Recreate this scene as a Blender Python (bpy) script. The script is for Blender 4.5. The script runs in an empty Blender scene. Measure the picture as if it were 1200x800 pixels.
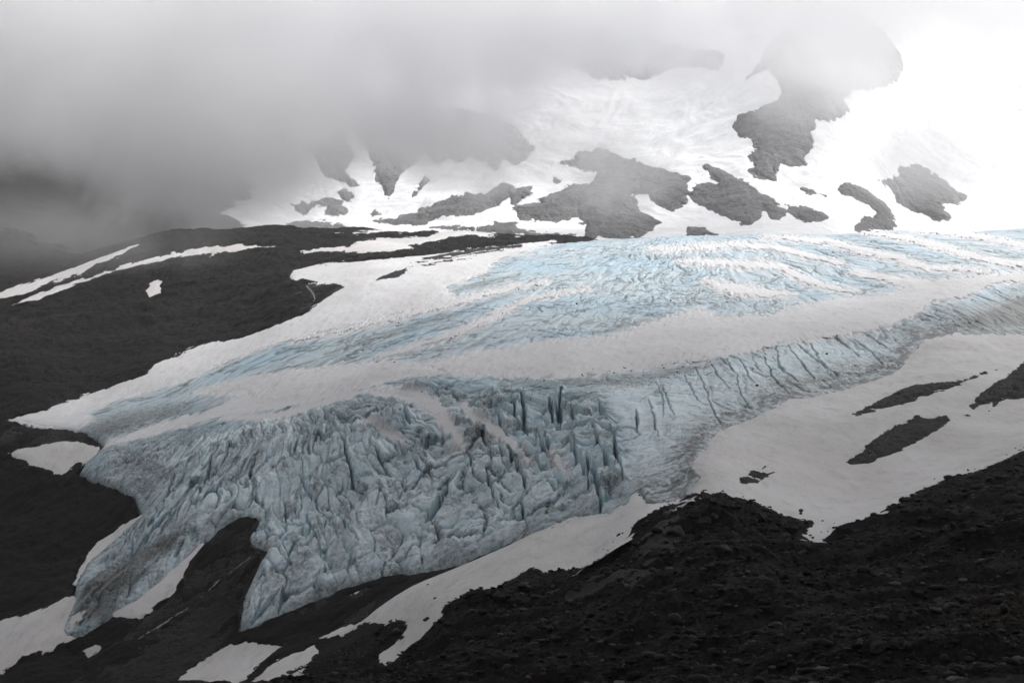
import bpy, math
from concurrent.futures import ThreadPoolExecutor
import numpy as np
from mathutils import Vector, Euler, Matrix

rng = np.random.default_rng(7)
sc = bpy.context.scene
COL = sc.collection
PI = math.pi

# ------------------------------------------------------------------ camera
F = 1648.0                       # focal length in pixels of a 1200 px wide picture
HORIZON = 330.0
TH = math.atan((400 - HORIZON) / F)      # the camera looks down by TH... sign handled below
cth, sth = math.cos(TH), math.sin(TH)

cam_data = bpy.data.cameras.new('camera')
cam_data.lens = 36.0 * F / 1200.0
cam_data.sensor_width = 36.0
cam_data.clip_start = 0.5
cam_data.clip_end = 30000
cam = bpy.data.objects.new('camera', cam_data)
COL.objects.link(cam)
cam.rotation_euler = (PI / 2 - TH, 0, 0)
sc.camera = cam


def project(x, y, z):
    zc = y * cth - z * sth
    yc = y * sth + z * cth
    return 600 + F * x / zc, 400 - F * yc / zc


def unproject(u, v, d):
    t = math.tan(math.atan((400 - v) / F) - TH)
    z = d * t
    zc = d * cth - z * sth
    x = (u - 600) / F * zc
    return x, z


# ------------------------------------------------------------------ noise
_T = np.random.default_rng(11)
_HT = _T.random(65536).astype(np.float32)
_ANG = _T.random(65536) * 2 * PI
_GX = np.cos(_ANG).astype(np.float32); _GY = np.sin(_ANG).astype(np.float32)
POOL = ThreadPoolExecutor(4)


def threaded(fn):
    """split long arrays over the processor's cores"""
    def run(x, y, *k, **kw):
        x = np.asarray(x, np.float32); y = np.asarray(y, np.float32)
        x, y = np.broadcast_arrays(x, y)
        if x.size < 40000: return fn(x, y, *k, **kw)
        sh = x.shape; xs = np.array_split(x.reshape(-1), 16); ys = np.array_split(y.reshape(-1), 16)
        r = list(POOL.map(lambda p: fn(p[0], p[1], *k, **kw), zip(xs, ys)))
        if isinstance(r[0], tuple): return tuple(np.concatenate(q).reshape(sh) for q in zip(*r))
        return np.concatenate(r).reshape(sh)
    return run


def _cell(ix, iy, seed):
    return (((iy + seed * 57) & 255) << 8) | ((ix + seed * 131) & 255)


def _hash(ix, iy, seed):
    return _HT[_cell(ix.astype(np.int32), iy.astype(np.int32), seed)]


def vnoise(x, y, seed=0):
    """gradient noise, about -1 .. 1"""
    fx = np.floor(x); fy = np.floor(y)
    ix = fx.astype(np.int32) + seed * 131; iy = fy.astype(np.int32) + seed * 57
    fx = x - fx; fy = y - fy
    u = fx * fx * fx * (fx * (fx * 6 - 15) + 10); v = fy * fy * fy * (fy * (fy * 6 - 15) + 10)
    x0 = ix & 255; x1 = (ix + 1) & 255; y0 = (iy & 255) << 8; y1 = ((iy + 1) & 255) << 8
    k = y0 | x0; a = _GX[k] * fx + _GY[k] * fy
    k = y0 | x1; b = _GX[k] * (fx - 1) + _GY[k] * fy
    k = y1 | x0; c = _GX[k] * fx + _GY[k] * (fy - 1)
    k = y1 | x1; d = _GX[k] * (fx - 1) + _GY[k] * (fy - 1)
    return ((a + (b - a) * u) * (1 - v) + (c + (d - c) * u) * v) * np.float32(1.5)


@threaded
def fbm(x, y, octv=4, seed=0, gain=0.5, lac=2.03):
    s = 0; a = 1.0; n = 0
    for i in range(octv):
        s = s + a * vnoise(x, y, seed + i * 17); n += a
        x = x * lac + 13.7; y = y * lac - 7.1; a *= gain
    return s / np.float32(n) * np.float32(1.3)


@threaded
def ridged(x, y, octv=4, seed=0, gain=0.55):
    s = 0; a = 1.0; n = 0
    for i in range(octv):
        s = s + a * (1 - np.abs(vnoise(x, y, seed + i * 31)) * 1.6); n += a
        x = x * 2.07 + 5.2; y = y * 2.07 + 1.9; a *= gain
    return s / n


@threaded
def worley(x, y, seed=0):
    """returns F1, F2, cell hash, offset to the cell's seed"""
    ix = np.floor(x).astype(np.int32); iy = np.floor(y).astype(np.int32)
    f1 = np.full(x.shape, 9, np.float32); f2 = f1.copy()
    h = np.zeros(x.shape, np.float32); ox = h.copy(); oy = h.copy()
    for dx in (-1, 0, 1):
        for dy in (-1, 0, 1):
            cx = ix + dx; cy = iy + dy
            px = (cx + 0.1 + 0.8 * _hash(cx, cy, seed) - x).astype(np.float32)
            py = (cy + 0.1 + 0.8 * _hash(cx, cy, seed + 5) - y).astype(np.float32)
            d = np.sqrt(px * px + py * py)
            near = d < f1
            f2 = np.where(near, f1, np.minimum(f2, d))
            h = np.where(near, _hash(cx, cy, seed + 9), h)
            ox = np.where(near, px, ox); oy = np.where(near, py, oy)
            f1 = np.where(near, d, f1)
    return f1, f2, h, ox, oy


def sstep(a, b, x):
    t = np.clip((x - a) / (b - a), 0, 1)
    return t * t * (3 - 2 * t)


# ------------------------------------------------------------------ the lie of the land
# survey points: where a point of the land appears and how far away it is (metres)
CP = '''
600,1100,5 100,1100,5 1100,1100,5 600,900,40 0,900,40 1200,900,40 600,845,100 0,870,100 1250,835,100
1200,800,170 1350,785,170 900,800,185 600,800,220 350,800,270 200,815,300 0,860,300 -150,870,300
1200,660,260 1050,690,255 900,700,250 750,720,255 620,740,265 500,775,275
1260,500,470 1200,528,440 1130,560,410 1060,588,385 1000,615,365 960,632,350 900,612,350 840,581,365 780,598,360 740,625,345 690,662,330 600,690,315 530,722,305 480,775,300
690,670,365 600,685,375 530,715,365 480,775,350 740,625,390 748,585,430 660,640,420 600,655,420 560,690,390 510,710,400 480,690,470
950,612,385 880,590,400 830,573,425 1000,585,450 900,550,480 1100,530,520 1200,500,560 1000,500,580 900,510,570 1100,450,680 1200,440,720 1280,420,760 1000,470,670 1100,410,820 1200,405,860
815,560,450 835,520,530 880,495,600 930,472,660 1000,455,720 1060,430,780 1200,395,900
785,590,435 750,577,455 715,602,460 675,606,475 600,633,490 540,655,500 480,677,515 430,685,525 350,712,535 285,738,540
312,645,600 290,610,650 240,640,640 200,690,600 130,720,590 80,745,580 30,770,570 0,790,560 -100,800,560 200,760,545 100,790,540 300,790,460 150,800,500 400,745,480 380,770,430
700,560,520 620,580,545 540,610,550 450,640,560 350,670,575 650,500,610 560,530,620 480,560,630 400,580,640 330,610,640 720,490,600 780,500,570 640,455,700 520,460,720 420,490,720 320,520,740 240,550,740 180,590,730 170,640,680 120,680,650
760,440,720 850,430,720 950,400,840 1050,380,900 1150,350,1000 700,410,820 600,400,860 500,410,880 400,430,890 300,450,910 200,480,910 120,510,870 50,540,850 60,490,930 10,492,940
600,350,1080 500,370,1020 400,390,1020 300,400,1060 180,432,1040 700,340,1120 800,340,1130 900,330,1160 1000,325,1180 1200,320,1150 1300,320,1150
500,310,1300 420,320,1260 345,325,1280 390,340,1200 600,300,1340 700,295,1360 850,290,1370 1000,285,1370 1200,285,1330
560,293,1420 650,283.5,1470 780,276,1510 900,272.5,1530 1050,269.5,1530 1200,267.5,1520 1300,266,1520
0,700,660 0,620,770 100,620,740 50,580,800 0,540,870 0,480,980 100,440,1080 200,400,1150 0,420,1120 300,370,1180 200,350,1330 100,370,1280 0,380,1280 350,330,1300 300,320,1400 200,310,1480 100,325,1480 0,345,1500 -150,370,1500
340,285,1560 250,278,1620 420,290,1480 500,290,1500 200,270,1720 300,265.5,1760 430,268,1780 540,270,1760 650,277,1650 120,295,1680 0,330,1650 -150,350,1650
-150,310,2050 50,305,2050 250,300,2050 450,300,2050 650,300,2050 850,300,2050 1050,300,2050 1300,300,2050
-150,290,2350 100,288,2350 300,284,2350 440,284,2350 600,284,2350 800,284,2350 950,280,2350 1150,284,2350 1300,284,2350
300,262,2600 440,267,2600 600,258,2600 760,255,2600 950,245,2500 1050,265,2600 1200,265,2600
300,220,2900 440,246,2900 600,220,2900 760,205,2900 940,185,2800 1060,220,2850 1200,230,2900
300,160,3200 440,195,3200 600,165,3200 760,150,3250 950,105,3000 1060,150,3150 1200,165,3300
440,125,3500 600,90,3600 760,80,3600 960,20,3300 1200,90,3700 -100,190,2700 100,190,2700 -100,90,3200 100,90,3200 -100,-40,3800 200,0,3800
-100,-150,5200 300,-100,4400 600,-60,4300 1000,-90,4100 1300,-60,4400 0,-150,6900 600,-150,6900 1200,-150,6900
'''
pts = np.array([[float(q) for q in s.split(',')] for s in CP.split()])
cx_, ct_, cl_ = [], [], []
for u, v, d in pts:
    x, z = unproject(u, v, d)
    cx_.append(x / d); ct_.append(z / d); cl_.append(math.log(d))
cx_ = np.array(cx_); ct_ = np.array(ct_); cl_ = np.array(cl_)
SA, SL = F / 100.0, 4.5
P = np.stack([cx_ * SA, cl_ * SL], 1)


def phi(r2):
    return np.sqrt(r2 + 0.16)


r2 = ((P[:, None] - P[None]) ** 2).sum(-1)
n = len(P)
Am = np.zeros((n + 3, n + 3)); Am[:n, :n] = phi(r2) - np.eye(n) * 0.02
Am[:n, n] = 1; Am[:n, n + 1:] = P; Am[n, :n] = 1; Am[n + 1:, :n] = P.T
W = np.linalg.solve(Am, np.concatenate([ct_, np.zeros(3)]))
A0, A1, NA = -0.62, 0.62, 360
L0, L1, NL = math.log(4.0), math.log(7000.0), 700
ta = np.linspace(A0, A1, NA); tl = np.linspace(L0, L1, NL)
TAB = np.zeros((NL, NA), np.float32)
for i, l in enumerate(tl):
    q2 = (ta[:, None] * SA - P[None, :, 0]) ** 2 + (l * SL - P[None, :, 1]) ** 2
    TAB[i] = phi(q2) @ W[:n] + W[n] + W[n + 1] * ta * SA + W[n + 2] * l * SL


TABF = TAB.reshape(-1)


@threaded
def S(x, y):
    """height of the visible land (before rubble, ice and snow are laid on it)"""
    d = np.maximum(y, 4.2)
    a = np.clip(x / d, A0 + 1e-4, A1 - 1e-4)
    fa = (a - A0) / (A1 - A0) * (NA - 1); fl = np.clip((np.log(d) - L0) / (L1 - L0) * (NL - 1), 0, NL - 1.001)
    ia = fa.astype(np.int32); il = fl.astype(np.int32)
    ra = (fa - ia).astype(np.float32); rl = (fl - il).astype(np.float32)

    def wts(r):
        q = 1 - r
        return (q * q * q / 6, (3 * r * r * r - 6 * r * r + 4) / 6, (3 * q * q * q - 6 * q * q + 4) / 6, r * r * r / 6)
    wa = wts(ra); wl = wts(rl); t = 0
    for i in range(4):
        row = np.clip(il + i - 1, 0, NL - 1) * NA; tt = 0
        for j in range(4):
            tt = tt + TABF[row + np.clip(ia + j - 1, 0, NA - 1)] * wa[j]
        t = t + tt * wl[i]
    return t * d


def fan(x, y, x0, y0, R):
    return np.arctan2(x - x0, -(y - y0)) * R, np.hypot(x - x0, y - y0)


# ------------------------------------------------------------------ outlines
def poly(s):
    return np.array([[float(q) for q in w.split(',')] for w in s.split()], np.float32)


def sd_poly(u, v, pg, margin=40):
    """signed distance, positive inside"""
    out = np.full(u.shape, -margin, np.float32)
    lo = pg.min(0) - margin; hi = pg.max(0) + margin
    m = (u > lo[0]) & (u < hi[0]) & (v > lo[1]) & (v < hi[1])
    pu = u[m].astype(np.float32); pv = v[m].astype(np.float32)
    dist = np.full(pu.shape, 1e9, np.float32); ins = np.zeros(pu.shape, bool)
    for k in range(len(pg)):
        ax, ay = pg[k]; bx, by = pg[(k + 1) % len(pg)]
        ex, ey = bx - ax, by - ay
        t = np.clip(((pu - ax) * ex + (pv - ay) * ey) / max(ex * ex + ey * ey, 1e-6), 0, 1)
        dist = np.minimum(dist, (pu - ax - t * ex) ** 2 + (pv - ay - t * ey) ** 2)
        c = ((ay > pv) != (by > pv))
        if ey != 0:
            ins ^= c & (pu < (pv - ay) / ey * ex + ax)
    dist = np.sqrt(dist)
    out[m] = np.maximum(np.where(ins, dist, -dist), -margin)
    return out


def sd_line(u, v, pl, w, margin=40):
    """positive within w (may vary along the line) of a polyline"""
    out = np.full(u.shape, -margin, np.float32)
    lo = pl[:, :2].min(0) - margin; hi = pl[:, :2].max(0) + margin
    m = (u > lo[0]) & (u < hi[0]) & (v > lo[1]) & (v < hi[1])
    pu = u[m].astype(np.float32); pv = v[m].astype(np.float32)
    best = np.full(pu.shape, -margin, np.float32)
    N = len(pl) - 1
    for k in range(N):
        ax, ay = pl[k, :2]; bx, by = pl[k + 1, :2]
        ex, ey = bx - ax, by - ay
        t = np.clip(((pu - ax) * ex + (pv - ay) * ey) / max(ex * ex + ey * ey, 1e-6), 0, 1)
        s = (k + t) / N
        ww = w * (0.35 + 0.65 * np.minimum(1, 3 * np.minimum(s, 1 - s)))
        best = np.maximum(best, ww - np.sqrt((pu - ax - t * ex) ** 2 + (pv - ay - t * ey) ** 2))
    out[m] = best
    return out


GLACIER = poly('''10,492 60,480 110,462 170,440 182,428 240,405 285,397 325,382 360,367 380,352 402,335 385,330 345,329 340,324 344,318 370,312
430,306 500,300 560,293 600,288 650,283 700,279 780,275 860,271 940,262 1050,258 1320,250 1320,392 1200,397 1117,396 1077,407 1067,423 1063,435 1033,447 987,461
953,470 927,470 917,480 880,495 845,508 835,518 833,526 815,542 825,560 810,576 785,591 757,593 750,577 730,588 715,603 675,606 600,634 540,656 480,677 470,673 455,675
430,681 400,690 350,711 300,736 278,741 282,705 300,665 312,645 295,642 290,630 303,608 280,606 255,620 235,640 205,672 165,705 130,722 95,745 78,747 72,738 85,705 88,684 100,660 135,630 165,603 158,585
135,570 90,556 100,540 120,522 110,512 85,508 40,500''')

# name, label, outline(s), distance range, snow thickness in pixels of its distance, base it lies on
SNOW = [
 ('snow_field', 'wide pale snowfield sloping between the dirty right flank of the glacier and the dark moraine', 'g',
  ['1340,388 1200,393 1117,391 1085,397 1060,424 1056,433 1029,444 985,457 950,464 922,468 874,492 839,505 829,520 811,541 820,560 806,577 830,582 845,581 880,590 912,603 932,608 952,612 945,626 930,629 962,637 1000,616 1060,586 1110,562 1200,526 1340,470'], (340, 1000), 3.0),
 ('snow_slab', 'snow slab wedged between the foot of the ice front and the rocky moraine crest', 'g',
  ['745,577 757,589 768,591 820,581 822,584 765,600 745,610 738,630 720,650 695,666 668,670 640,672 622,668 600,680 570,700 520,713 520,727 495,752 480,781 450,783 442,766 470,746 476,731 450,733 425,727 440,705 480,681 540,655 600,634 675,606 715,602 735,590'], (330, 480), 2.5),
 ('snow_patch', 'small wedge of snow at the far left edge of the ice above black scree', 'g',
  ['10,531 30,525 75,516 115,523 112,532 90,545 72,557 40,546 25,538'], (780, 960), 2.0),
 ('snow_patch', 'narrow snow strip along the left side of the dirty ice tongue', 'g',
  ['178,597 170,610 135,637 112,652 88,682 95,665 108,640 140,617'], (600, 800), 2.0),
 ('snow_patch', 'snow tongue on the right side of the dirty ice tongue beside the bare rock slab', 'g',
  ['238,637 222,660 202,695 162,722 135,722 128,708 165,682 210,645'], (540, 720), 2.5),
 ('snow_patch', 'broad snow apron below the end of the left ice tongue', 'g',
  ['-40,745 0,727 40,718 85,698 115,712 102,726 76,740 90,748 60,760 30,768 0,786 -40,800'], (480, 680), 2.5),
 ('snow_patch', 'snow strip below the front ice lobe nearest the bottom of the gully', 'g',
  ['195,812 220,785 262,757 290,751 332,756 320,766 285,795 260,812'], (330, 560), 2.0),
 ('snow_patch', 'slim snow strip beside the black moraine at the bottom of the gully', 'g',
  ['282,812 325,773 368,757 373,762 350,795 320,812'], (330, 500), 2.0),
 ('snow_patch', 'short snow scrap on the dark rock just below the front ice lobe', 'g', ['408,700 422,690 433,692 418,703'], (420, 600), 1.5),
 ('snow_patch', 'thin slanting snow scrap beside the braided trickle', 'g', ['372,748 400,735 425,728 402,742'], (400, 560), 1.5),
 ('snow_patch', 'tiny snow scrap on the black slab below the left ice tongue', 'g', ['98,762 112,756 119,758 104,769'], (480, 640), 1.5),
 ('snow_strip', 'long curving snow strip across the dark hillside on the left', 'g',
  ['10,360 50,341 100,327 150,310 225,292 280,287 322,289 300,292 235,297 175,307 120,322 75,337 45,351 20,357'], (1300, 1640), 1.5),
 ('snow_strip', 'faint upper snow strip on the dark hillside running into the fog', 'g',
  ['-40,362 0,341 50,327 100,308 165,285 140,299 95,319 60,331 35,343 0,352 -40,372'], (1350, 1750), 1.5),
 ('snow_patch', 'small ragged snow patch alone in the middle of the dark hillside', 'g',
  ['170,340 180,328 190,329 188,335 190,344 175,349'], (1250, 1520), 1.5),
 ('snow_strip', 'bright branching snow strip on the hill crest behind the snowy arm of the glacier', 'g',
  ['353,293.5 407,289 423,282 460,279 500,277.5 512,274 508,271 450,272.5 390,273.5 440,269 503,266 520,269 560,269 620,272 637,276.5 600,275.5 553,275 530,278.5 513,284 480,289 457,295 400,296.5'], (1380, 1830), 1.3),
 ('snow_cover', 'large smooth snow cover along the upper left edge of the glacier', 'i',
  ['10,492 60,479 110,461 170,439 182,427 240,404 285,396 325,381 360,366 380,351 402,335 345,330 340,323 344,317 370,311 430,305 500,299 560,292 650,282 622,292 590,300 567,317 545,326 520,334 530,345 535,357 507,361 460,367 420,379 340,397 300,410 245,432 225,442 190,453 150,465 95,484 108,492 90,502 45,501'], (850, 1600), 2.0),
 ('snow_cover', 'long snow band crossing the left half of the glacier below the blue ice', 'i',
  ['228,461 300,441 400,428 455,423 500,428 520,437 470,441 430,451 395,465 350,475 260,488 180,510 120,526 170,505 240,485 290,463'], (700, 1000), 1.8),
 ('snow_cover', 'widest snow band sweeping across the middle and right of the glacier', 'i',
  ['565,412 640,400 720,395 780,372 800,368 820,362 843,373 900,370 940,357 987,350 1033,347 1063,338 1033,328 993,320 1007,317 1053,325 1097,330 1153,323 1330,312 1330,324 1200,328 1160,332 1133,347 1090,353 1073,367 1033,383 1000,390 950,397 910,402 870,413 843,417 800,423 760,430 700,437 650,441 600,439 540,440 500,428 530,420'], (650, 1350), 1.8),
 ('snow_streak', 'leaf-shaped snow streak on the blue ice above the widest snow band', 'i',
  ['823,328 833,329 893,339 933,345 905,347 865,345 840,338'], (900, 1300), 1.5),
 ('snow_streak', 'snow streak winding through the middle of the upper blue ice', 'i', ['L3.2 795,306 840,308 913,312 943,328 973,337 1005,341'], (900, 1450), 1.2),
 ('snow_streak', 'long snow streak running down right across the upper ice', 'i', ['L3.2 895,277 967,282 1007,293 1053,303 1087,313 1160,318'], (900, 1530), 1.2),
 ('snow_streak', 'snow streak nearest the skyline at the right end of the glacier', 'i', ['L2.4 1070,269 1133,275 1200,287 1290,296'], (900, 1560), 1.0),
 ('snow_streak', 'snow streak starting at the skyline and fading toward the right edge', 'i', ['L3 1005,270 1067,280 1117,293 1167,307 1260,314'], (900, 1560), 1.0),
 ('snow_streak', 'faint level snow streak on the ice below the skyline', 'i', ['L2.4 760,293 800,290 867,287 910,290 950,300 985,309'], (900, 1480), 1.0),
 ('snow_runnel', 'broad dusty snow runnel dropping into the icefall', 'i', ['L8.5 440,462 470,462 489,467 509,477 523,498 543,527'], (560, 800), 2.0),
 ('snow_runnel', 'winding dusty snow runnel between the ice towers', 'i', ['L5 544,474 549,488 562,498 587,511 607,528 619,545'], (540, 780), 2.0),
 ('snow_runnel', 'short snow runnel low among the deepest crevasses', 'i', ['L4 646,530 658,555 668,578'], (480, 700), 2.0),
 ('snow_runnel', 'thin snow runnel left of the broad one on the icefall', 'i', ['L3 426,494 448,508 471,520'], (560, 800), 2.0),
 ('snow_streak', 'thin snow ridge line along the lower left shoulder of the ice', 'i', ['L2.5 250,489 320,490 400,466 450,452'], (650, 950), 1.5),
 ('snow_streak', 'slanting snow line through the blue ice on the left', 'i', ['L2.6 345,398 420,383 500,362 540,352 600,336 640,330'], (850, 1350), 1.2),
 ('snow_streak', 'second slanting snow line between the blue ice and its dark debris bands', 'i', ['L2.4 440,420 520,395 575,372 620,350 690,338'], (800, 1350), 1.2),
]
ROCK = [
 ('rock_outcrop', 'long thin dark rock island on the right snowfield', ['992,487 1015,475 1050,457 1075,449 1120,445 1155,435 1160,439 1120,455 1065,475 1010,489'], (500, 800), 6, 's'),
 ('rock_outcrop', 'rounded dark rock island in the middle of the right snowfield', ['990,542 1010,525 1035,505 1055,495 1075,488 1110,486 1117,495 1105,502 1080,517 1050,534 1015,547 995,546'], (420, 700), 8, 's'),
 ('rock_outcrop', 'small notched dark rock patch low on the right snowfield', ['860,564 880,550 900,543 907,541 898,550 914,552 890,567 870,569'], (380, 600), 3, 's'),
 ('rock_outcrop', 'dark rock spur entering the right snowfield from the picture edge', ['1330,380 1200,422 1180,440 1155,455 1130,477 1140,482 1162,475 1157,485 1175,472 1200,470 1330,430'], (500, 900), 8, 's'),
 ('rock_outcrop', 'bare black rock slab between the two ice tongues', ['300,608 303,612 290,631 296,643 312,646 300,668 285,705 278,742 240,775 190,800 150,812 60,812 110,775 160,735 205,697 225,660 240,640 258,620 280,606'], (450, 700), 3, 'g'),
 ('rock_outcrop', 'dark rock step under the front of the ice beside the snow slab', ['478,680 455,676 425,684 400,692 350,713 310,738 300,752 340,752 380,742 425,724 440,704'], (420, 600), 3, 'g'),
 ('rock_outcrop', 'pale polished bedrock face on the left of the moraine hump', ['738,650 752,628 772,610 795,602 806,612 792,640 776,664 752,672'], (300, 400), 5, 'h'),
 ('rock_outcrop', 'long low pale bedrock ledge across the foot of the moraine hump', ['640,694 690,672 735,664 782,668 800,676 765,688 712,694 670,703'], (280, 380), 4, 'h'),
 ('rock_outcrop', 'small pale bedrock knob at the crest of the moraine hump', ['792,604 815,594 838,594 846,604 826,612 802,614'], (300, 400), 4, 'h'),
 ('rock_outcrop', 'black rock lip under the left tip of the glacier snow', ['0,496 40,501 85,503 110,507 85,517 30,522 -10,520'], (820, 980), 2.5, 'g'),
 ('rock_outcrop', 'dark rock notch bitten into the snowy arm of the glacier', ['362,334 372,331 400,333 406,337 396,343 384,347 378,355 366,366 350,368 340,350'], (1120, 1330), 3, 'g'),
 ('debris_streak', 'short dark debris streak low on the snowy arm of the glacier', ['L1.6 440,330 455,325 474,320'], (1100, 1500), 1, 'd'),
 ('debris_streak', 'long dark debris streak across the upper snow beside the skyline', ['L1.7 464,319 500,312 534,305 560,300'], (1100, 1500), 1, 'd'),
 ('debris_streak', 'middle dark debris streak between the two others on the upper snow', ['L1.3 478,311 520,304 560,297 590,294'], (1100, 1500), 1, 'd'),
 ('debris_streak', 'faint debris streak nearest the hill crest on the upper snow', ['L1.5 495,305 530,299 575,292 610,289'], (1100, 1500), 1, 'd'),
 ('mountain_rock', 'tall dark buttress descending out of the bright cloud', ['875,92 890,70 900,52 920,30 950,5 1000,0 1040,35 1060,75 1050,100 1020,105 1000,107 990,117 995,130 980,142 957,142 952,155 955,170 945,185 950,195 925,197 915,192 910,210 900,212 885,207 877,200 885,195 875,182 885,175 880,162 865,160 857,150 865,137 885,127 910,117 915,105 907,92 900,82'], (2300, 3500), 10, 'm'),
 ('mountain_rock', 'dim rock rib in the cloud above the middle snow bowl', ['580,30 640,22 760,45 850,62 842,82 790,79 760,94 735,92 700,92 665,75 640,70 600,50'], (3000, 4200), 8, 'm'),
 ('mountain_rock', 'large dark rock apron left of centre above the glacier skyline', ['655,192 680,178 700,172 750,190 810,207 805,230 810,242 790,247 770,242 757,228 742,229 750,245 775,260 750,279 683,281 687,264 677,257 647,260 610,258 600,243 633,232 667,217 698,213 700,203 680,198'], (2250, 3200), 9, 'm'),
 ('mountain_rock', 'notched rock hump between the large apron and the tall buttress', ['805,227 815,215 840,215 825,200 820,192 845,197 880,215 905,232 920,245 920,255 905,257 895,245 890,260 875,265 850,255 820,240'], (2250, 3200), 8, 'm'),
 ('mountain_rock', 'thin slanting rock sliver under the tall buttress', ['925,214 950,222 970,228 967,231 945,226'], (2250, 3200), 4, 'm'),
 ('mountain_rock', 'pale low rock patch above the skyline under the tall buttress', ['920,239 960,245 970,255 945,262 930,255'], (2250, 3000), 5, 'm'),
 ('mountain_rock', 'hook-shaped rock standing on the skyline right of the buttress', ['982,220 990,211 1000,212 1025,227 1045,245 1052,266 1040,269 1000,271 1010,255 1025,252 1020,240 1000,232 985,230'], (2250, 3100), 7, 'm'),
 ('mountain_rock', 'ragged rock patch farthest right above the skyline', ['1025,210 1050,207 1050,195 1080,192 1105,210 1135,230 1130,237 1105,240 1115,257 1100,260 1075,250 1050,237 1045,222'], (2250, 3300), 7, 'm'),
 ('mountain_rock', 'low rock hump just showing over the skyline', ['802,277 805,265 825,267 842,275'], (2250, 2800), 5, 'm'),
 ('mountain_rock', 'dark cliff on the left wall of the snow bowl', ['360,172 370,187 380,208 397,212 413,218 421,217 403,200 410,192 417,183 410,170 402,150 390,158 372,168'], (2500, 3600), 9, 'm'),
 ('mountain_rock', 'small block of rock below the dark bowl cliff', ['396,223 403,221 412,223 417,232 408,236 398,235'], (2400, 3100), 6, 'm'),
 ('mountain_rock', 'lobed rock patch at the foot of the bowl wall', ['340,237 362,237 380,231 397,233 408,247 407,253 390,255 380,252 382,243 363,242 360,253 347,250'], (2300, 3100), 6, 'm'),
 ('mountain_rock', 'low dark bank at the left of the bowl floor', ['325,263 343,259 373,258 400,262 420,271 383,273 330,271'], (2250, 2800), 5, 'm'),
 ('mountain_rock', 'little oval rock on the snowy bowl floor', ['429,249 440,247 452,251 447,253 433,253'], (2300, 3000), 4, 'm'),
 ('mountain_rock', 'long rising rock bank right of the bowl floor', ['437,259 467,253 500,242 527,230 547,226 567,227 577,220 590,214 607,220 623,218 626,230 600,240 597,232 580,243 553,253 520,253 500,263 467,264 447,263'], (2250, 3100), 7, 'm'),
 ('mountain_rock', 'flat dark strip of rock at the bottom of the bowl bank', ['500,267 527,263 557,267 580,260 607,260 603,268 633,272 683,275 640,277 560,273'], (2250, 2800), 4, 'm'),
 ('mountain_rock', 'tiny rock dot in the snow above the large apron', ['645,210 653,207 660,211 653,215'], (2400, 3200), 4, 'm'),
 ('mountain_rock', 'cloud-veiled cliff band over the snow bowl', ['405,140 418,162 432,178 440,205 449,226 456,236 463,218 470,203 484,196 498,180 514,196 526,185 540,192 552,184 566,190 582,200 592,188 606,194 618,186 628,172 612,158 600,145 560,132 533,126 480,130 430,122'], (2800, 3900), 8, 'm'),
 ('mountain_rock', 'narrow dark rib in the fan of snow gullies', ['440,203 446,207 446,222 442,228'], (2700, 3400), 4, 'm'),
 ('mountain_rock', 'slanting dark rib in the fan of snow gullies', ['497,205 503,211 492,226 481,234 486,219'], (2700, 3400), 4, 'm'),
 ('mountain_rock', 'short dark rib between the other ribs in the fan of snow gullies', ['458,216 464,214 462,222 453,229'], (2700, 3400), 4, 'm'),
]


def region_sd(u, v, x, y, d, geoms, dr, amp=1.0, seed=3, streak=0.0):
    ps = d / F
    best = np.full(u.shape, -40, np.float32)
    for g in geoms:
        if g[0] == 'L':
            w, rest = g[1:].split(' ', 1)
            s = sd_line(u, v, poly(rest), float(w))
        else:
            s = sd_poly(u, v, poly(g))
        best = np.maximum(best, s)
    m = (best > -39)
    k = np.zeros(u.shape, np.float32)
    sc_ = 16 * ps[m]          # outline crumbles at a scale that grows with its size
    q = np.log2(np.maximum(ps[m], .05)); q0 = 2.0 ** np.round(q) * 14
    k[m] = fbm(x[m] / q0, y[m] / (q0 * 1.6), 5, seed, 0.62)
    best = best + amp * 2.6 * k
    if streak:
        if dr[1] < 2200:
            e1_, e2_ = fan(x[m], y[m], 205, 1700, 700)
            k[m] = fbm(e1_ / (q0 * .35), e2_ / (q0 * 3.5), 4, seed + 40, .6)
        else:
            k[m] = fbm(x[m] / (q0 * .30), y[m] / (q0 * 2.4), 4, seed + 40, .6)
        best = best + streak * k
    best = np.where((d > dr[0]) & (d < dr[1]), best, -40)
    return best


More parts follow.
